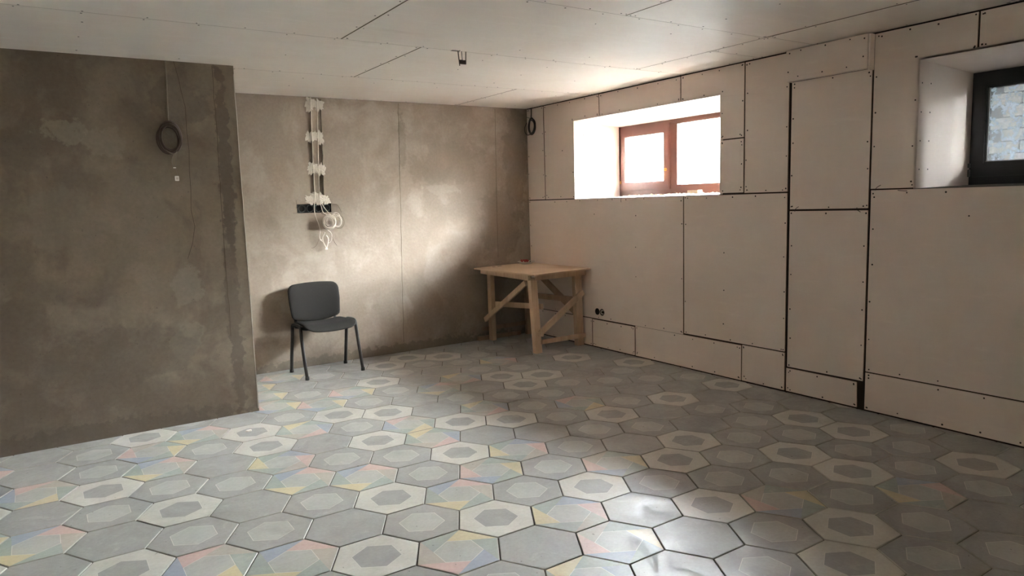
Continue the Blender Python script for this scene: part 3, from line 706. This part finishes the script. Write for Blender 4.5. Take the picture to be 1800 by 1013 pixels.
CB([(-2.430, -.008, 1.60), (-2.415, -.015, 1.54), (-2.385, -.025, 1.49), (-2.345, -.04, 1.44), (-2.325, -.05, 1.40)], .004, 'cable')
CB([(-2.437, -.012, 1.55), (-2.43, -.02, 1.50), (-2.44, -.03, 1.47), (-2.40, -.04, 1.455)], .003, 'cable', 'grey_cable')
def coil(cx, cy, cz, rx, rz, turns, tilt, thick, seedv, name, mat='white_cable', parent=cab, axis='y', n=14, flat=.5, inner=.84):
    rr = random.Random(seedv)
    for t in range(turns):
        q0 = rr.uniform(inner, 1.05); a1, a2 = rx*q0*rr.uniform(.94, 1.05), rz*q0*rr.uniform(.94, 1.06); ox, oz, oy = rr.uniform(-.008, .008), rr.uniform(-.01, .006), rr.uniform(-flat, flat)*.04; ph = rr.uniform(0, 6)
        pts = []
        for k in range(n):
            g = 2*math.pi*k/n; u = a1*math.cos(g)+ox; w = a2*math.sin(g)+oz; v = oy+.004*math.sin(2*g+ph)+tilt*u
            pts.append((cx+u, cy+v, cz+w) if axis == 'y' else (cx+v, cy+u, cz+w))
        MB().tube(pts, thick, 6, smooth=3, closed=True).build(name, mat, parent, smooth=True)
coil(-2.392, -.085, 1.385, .066, .080, 12, -.35, .0048, 1, 'coil_loop', inner=.3)
coil(-2.318, -.075, 1.40, .050, .070, 6, -.35, .0048, 5, 'coil_loop', inner=.6)
coil(-2.293, -.07, 1.395, .05, .072, 2, -.3, .003, 9, 'coil_loop', 'grey_cable')
CB([(-2.425, -.045, 1.29), (-2.447, -.04, 1.245), (-2.445, -.04, 1.20), (-2.425, -.04, 1.15), (-2.418, -.04, 1.13), (-2.41, -.04, 1.15), (-2.395, -.04, 1.20), (-2.397, -.04, 1.235), (-2.415, -.045, 1.26)], .005, 'tail_loop')
MB().box(-2.43, -2.408, -.05, -.03, 1.122, 1.136).build('cable_tie', 'white_cable', cab)
CB([(-2.47, -.05, 1.30), (-2.478, -.045, 1.25), (-2.47, -.04, 1.215), (-2.455, -.035, 1.22)], .0035, 'tail_loop')
CB([(-2.40, -.05, 1.31), (-2.365, -.045, 1.28), (-2.358, -.04, 1.23), (-2.375, -.035, 1.19), (-2.39, -.03, 1.185)], .003, 'tail_loop')
CB([(-2.485, -.035, 1.225), (-2.51, -.03, 1.17), (-2.54, -.025, 1.145), (-2.56, -.025, 1.145)], .0028, 'cable_end', 'grey_cable')
CB([(-2.352, -.035, 1.245), (-2.33, -.03, 1.19), (-2.305, -.025, 1.155)], .0032, 'cable_end', 'grey_cable')
CB([(-2.335, -.006, 1.558), (-2.29, -.012, 1.556), (-2.268, -.02, 1.54), (-2.245, -.02, 1.49), (-2.24, -.02, 1.47)], .0026, 'cable_end', 'grey_cable')
CB([(-2.663, -.004, 1.52), (-2.672, -.01, 1.53), (-2.668, -.008, 1.56), (-2.668, -.006, 1.60)], .0022, 'cable_end', 'grey_cable')
CB([(-2.66, -.006, 1.482), (-2.69, -.01, 1.480), (-2.705, -.008, 1.482)], .0022, 'cable_end', 'grey_cable')

# brown cable hanging on the projecting wall
cc = thing('brown_cable_coil', 'coiled brown cable hanging on the dark concrete wall with a white tag', 'cable', (0, 0, 0))
coil(-3.893, PY-.024, 2.033, .068, .100, 12, .0, .0062, 3, 'coil_loop', 'brown_cable', cc, flat=.35)
MB().tube([(-3.877, PY-.005, 2.559), (-3.879, PY-.006, 2.40), (-3.886, PY-.008, 2.25), (-3.890, PY-.016, 2.14)], .0042, 7).build('drop_cable', 'grey_cable', cc, smooth=True)
MB().tube([(-3.93, PY-.03, 2.12), (-3.945, PY-.035, 2.03), (-3.925, PY-.034, 1.96), (-3.88, PY-.034, 1.925), (-3.845, PY-.032, 1.96), (-3.832, PY-.03, 2.03), (-3.85, PY-.028, 2.10)], .0045, 7).build('coil_loop', 'grey_cable', cc, smooth=True)
for k in range(7):
    g = -.9+.22*k; MB().lathe([(.001, -.004), (.008, -.004), (.008, .004), (.001, .004)], (-3.893+.07*math.cos(g), PY-.03, 2.03+.1*math.sin(g)), 0, 8).build('twist', 'brown_cable', cc)
MB().tube([(-3.872, PY-.02, 1.93), (-3.886, PY-.016, 1.90), (-3.888, PY-.014, 1.86), (-3.876, PY-.014, 1.838), (-3.864, PY-.014, 1.86), (-3.862, PY-.016, 1.90), (-3.866, PY-.02, 1.925)], .003, 6).build('tail_loop', 'grey_cable', cc, smooth=True)
MB().box(-3.884, -3.868, PY-.018, PY-.010, 1.830, 1.836).build('cable_tie', 'white', cc)
MB().tube([(-3.874, PY-.014, 1.832), (-3.862, PY-.012, 1.80), (-3.864, PY-.012, 1.775)], .0022, 6).build('tail', 'grey_cable', cc, smooth=True)
tg = tag(MB().box(-3.879, -3.853, PY-.016, PY-.003, 1.742, 1.776).build('tag', 'white', cc, .002), 'small white connector block')
MB().box(-3.873, -3.859, PY-.0175, PY-.015, 1.751, 1.767).build('slot', 'plaster', tg)
# black cable coil near the ceiling by the corner
kc = thing('black_cable_coil', 'small black cable coil hanging on the boards by the ceiling corner', 'cable', (0, 0, 0))
coil(-.022, -.135, 2.355, .062, .088, 7, .0, .0062, 11, 'coil_loop', 'black_cable', kc, 'x', flat=.3)
MB().tube([(-.045, -.07, 2.40), (-.06, -.045, 2.34), (-.06, -.055, 2.29), (-.05, -.09, 2.262), (-.035, -.13, 2.27)], .0045, 7).build('coil_loop', 'black_cable', kc, smooth=True)
MB().tube([(-.012, -.115, 2.559), (-.012, -.115, 2.50), (-.02, -.118, 2.44)], .005, 7).build('drop_cable', 'black_cable', kc, smooth=True)
MB().tube([(-.006, -.012, 2.47), (-.012, -.06, 2.455), (-.02, -.11, 2.445)], .0025, 6).build('tie_wire', 'black_cable', kc, smooth=True)

# two round flush boxes low in the big board
cutters = []
for y in (-1.182, -1.256):
    c = MB().lathe([(0, -.05), (.035, -.05), (.035, .05), (0, .05)], (0, y, .377), 0, 28).build('cutter', 'gap'); cutters.append(c)
cutters2 = [MB().lathe([(0, -.05), (.036, -.05), (.036, .055), (0, .055)], (.0135, y, .377), 0, 28).build('cutter', 'gap') for y in (-1.182, -1.256)]
boolean_cut(big_panel, cutters)
for k, (y, lab, d) in enumerate(((-1.182, 'open round socket hole in the board, the deep empty one beside the table', .048), (-1.256, 'round flush socket box in the board with its cup showing', .012))):
    t = thing('flush_box', lab, 'socket box', (0, y, .377), 0, 'round socket boxes beside the table')
    MB().lathe([(.0335, -.0012), (.0345, -.0012), (.0345, .0128), (.0315, .0128), (.0315, .002)], (0, 0, 0), 0, 28).build('cup', 'dark_hole', t)
    MB().lathe([(0, .0126), (.032, .0126), (.032, .0130), (0, .0130)], (0, 0, 0), 0, 28).build('cup_base', 'dark_hole', t)
    if k: 
        MB().tube([(.006, -.012, .016), (.003, .006, .018), (.003, .019, .006), (.003, .018, -.01), (.004, .004, -.018), (.006, -.01, -.016)], .005, 7).build('cable_end', 'plaster', t, smooth=True)
for c in cutters2: bpy.data.objects.remove(c, do_unlink=True)

# ceiling bracket for a lamp
hk = thing('ceiling_bracket', 'small bent metal hanger strip dangling from the ceiling', 'bracket', (-2.21, -2.37, H))
MB().box(-.05, .01, -.012, .012, -.0025, -.0005).build('fixing_strip', 'steel', hk)
for x0, x1, l in ((0, .010, .098), (.062, .058, .085)): MB().board((x0, 0, 0), (x1, 0, -l), .007, .002, (0, 1, 0)).build('strap', 'steel', hk)
MB().board((.030, .004, 0), (.034, .004, -.06), .006, .0015, (0, 1, 0)).build('strap', 'hinge', hk)
MB().box(.006, .060, -.006, .006, -.086, -.058).build('clip', 'steel', hk, .002)

# bits lying on the tiles
ch = MB(); pts = [(.03*math.cos(a*1.05)*random.uniform(.6, 1.1), .014*math.sin(a*1.05)*random.uniform(.6, 1.1)) for a in range(6)]
ch.prism(pts, 2, 0, .010); ch = tag(ch.build('plaster_chip', 'white', None, .002), 'white plaster chip lying on a cream tile near the wall end', 'chip'); ch.location = (-3.62, -1.72, 0)
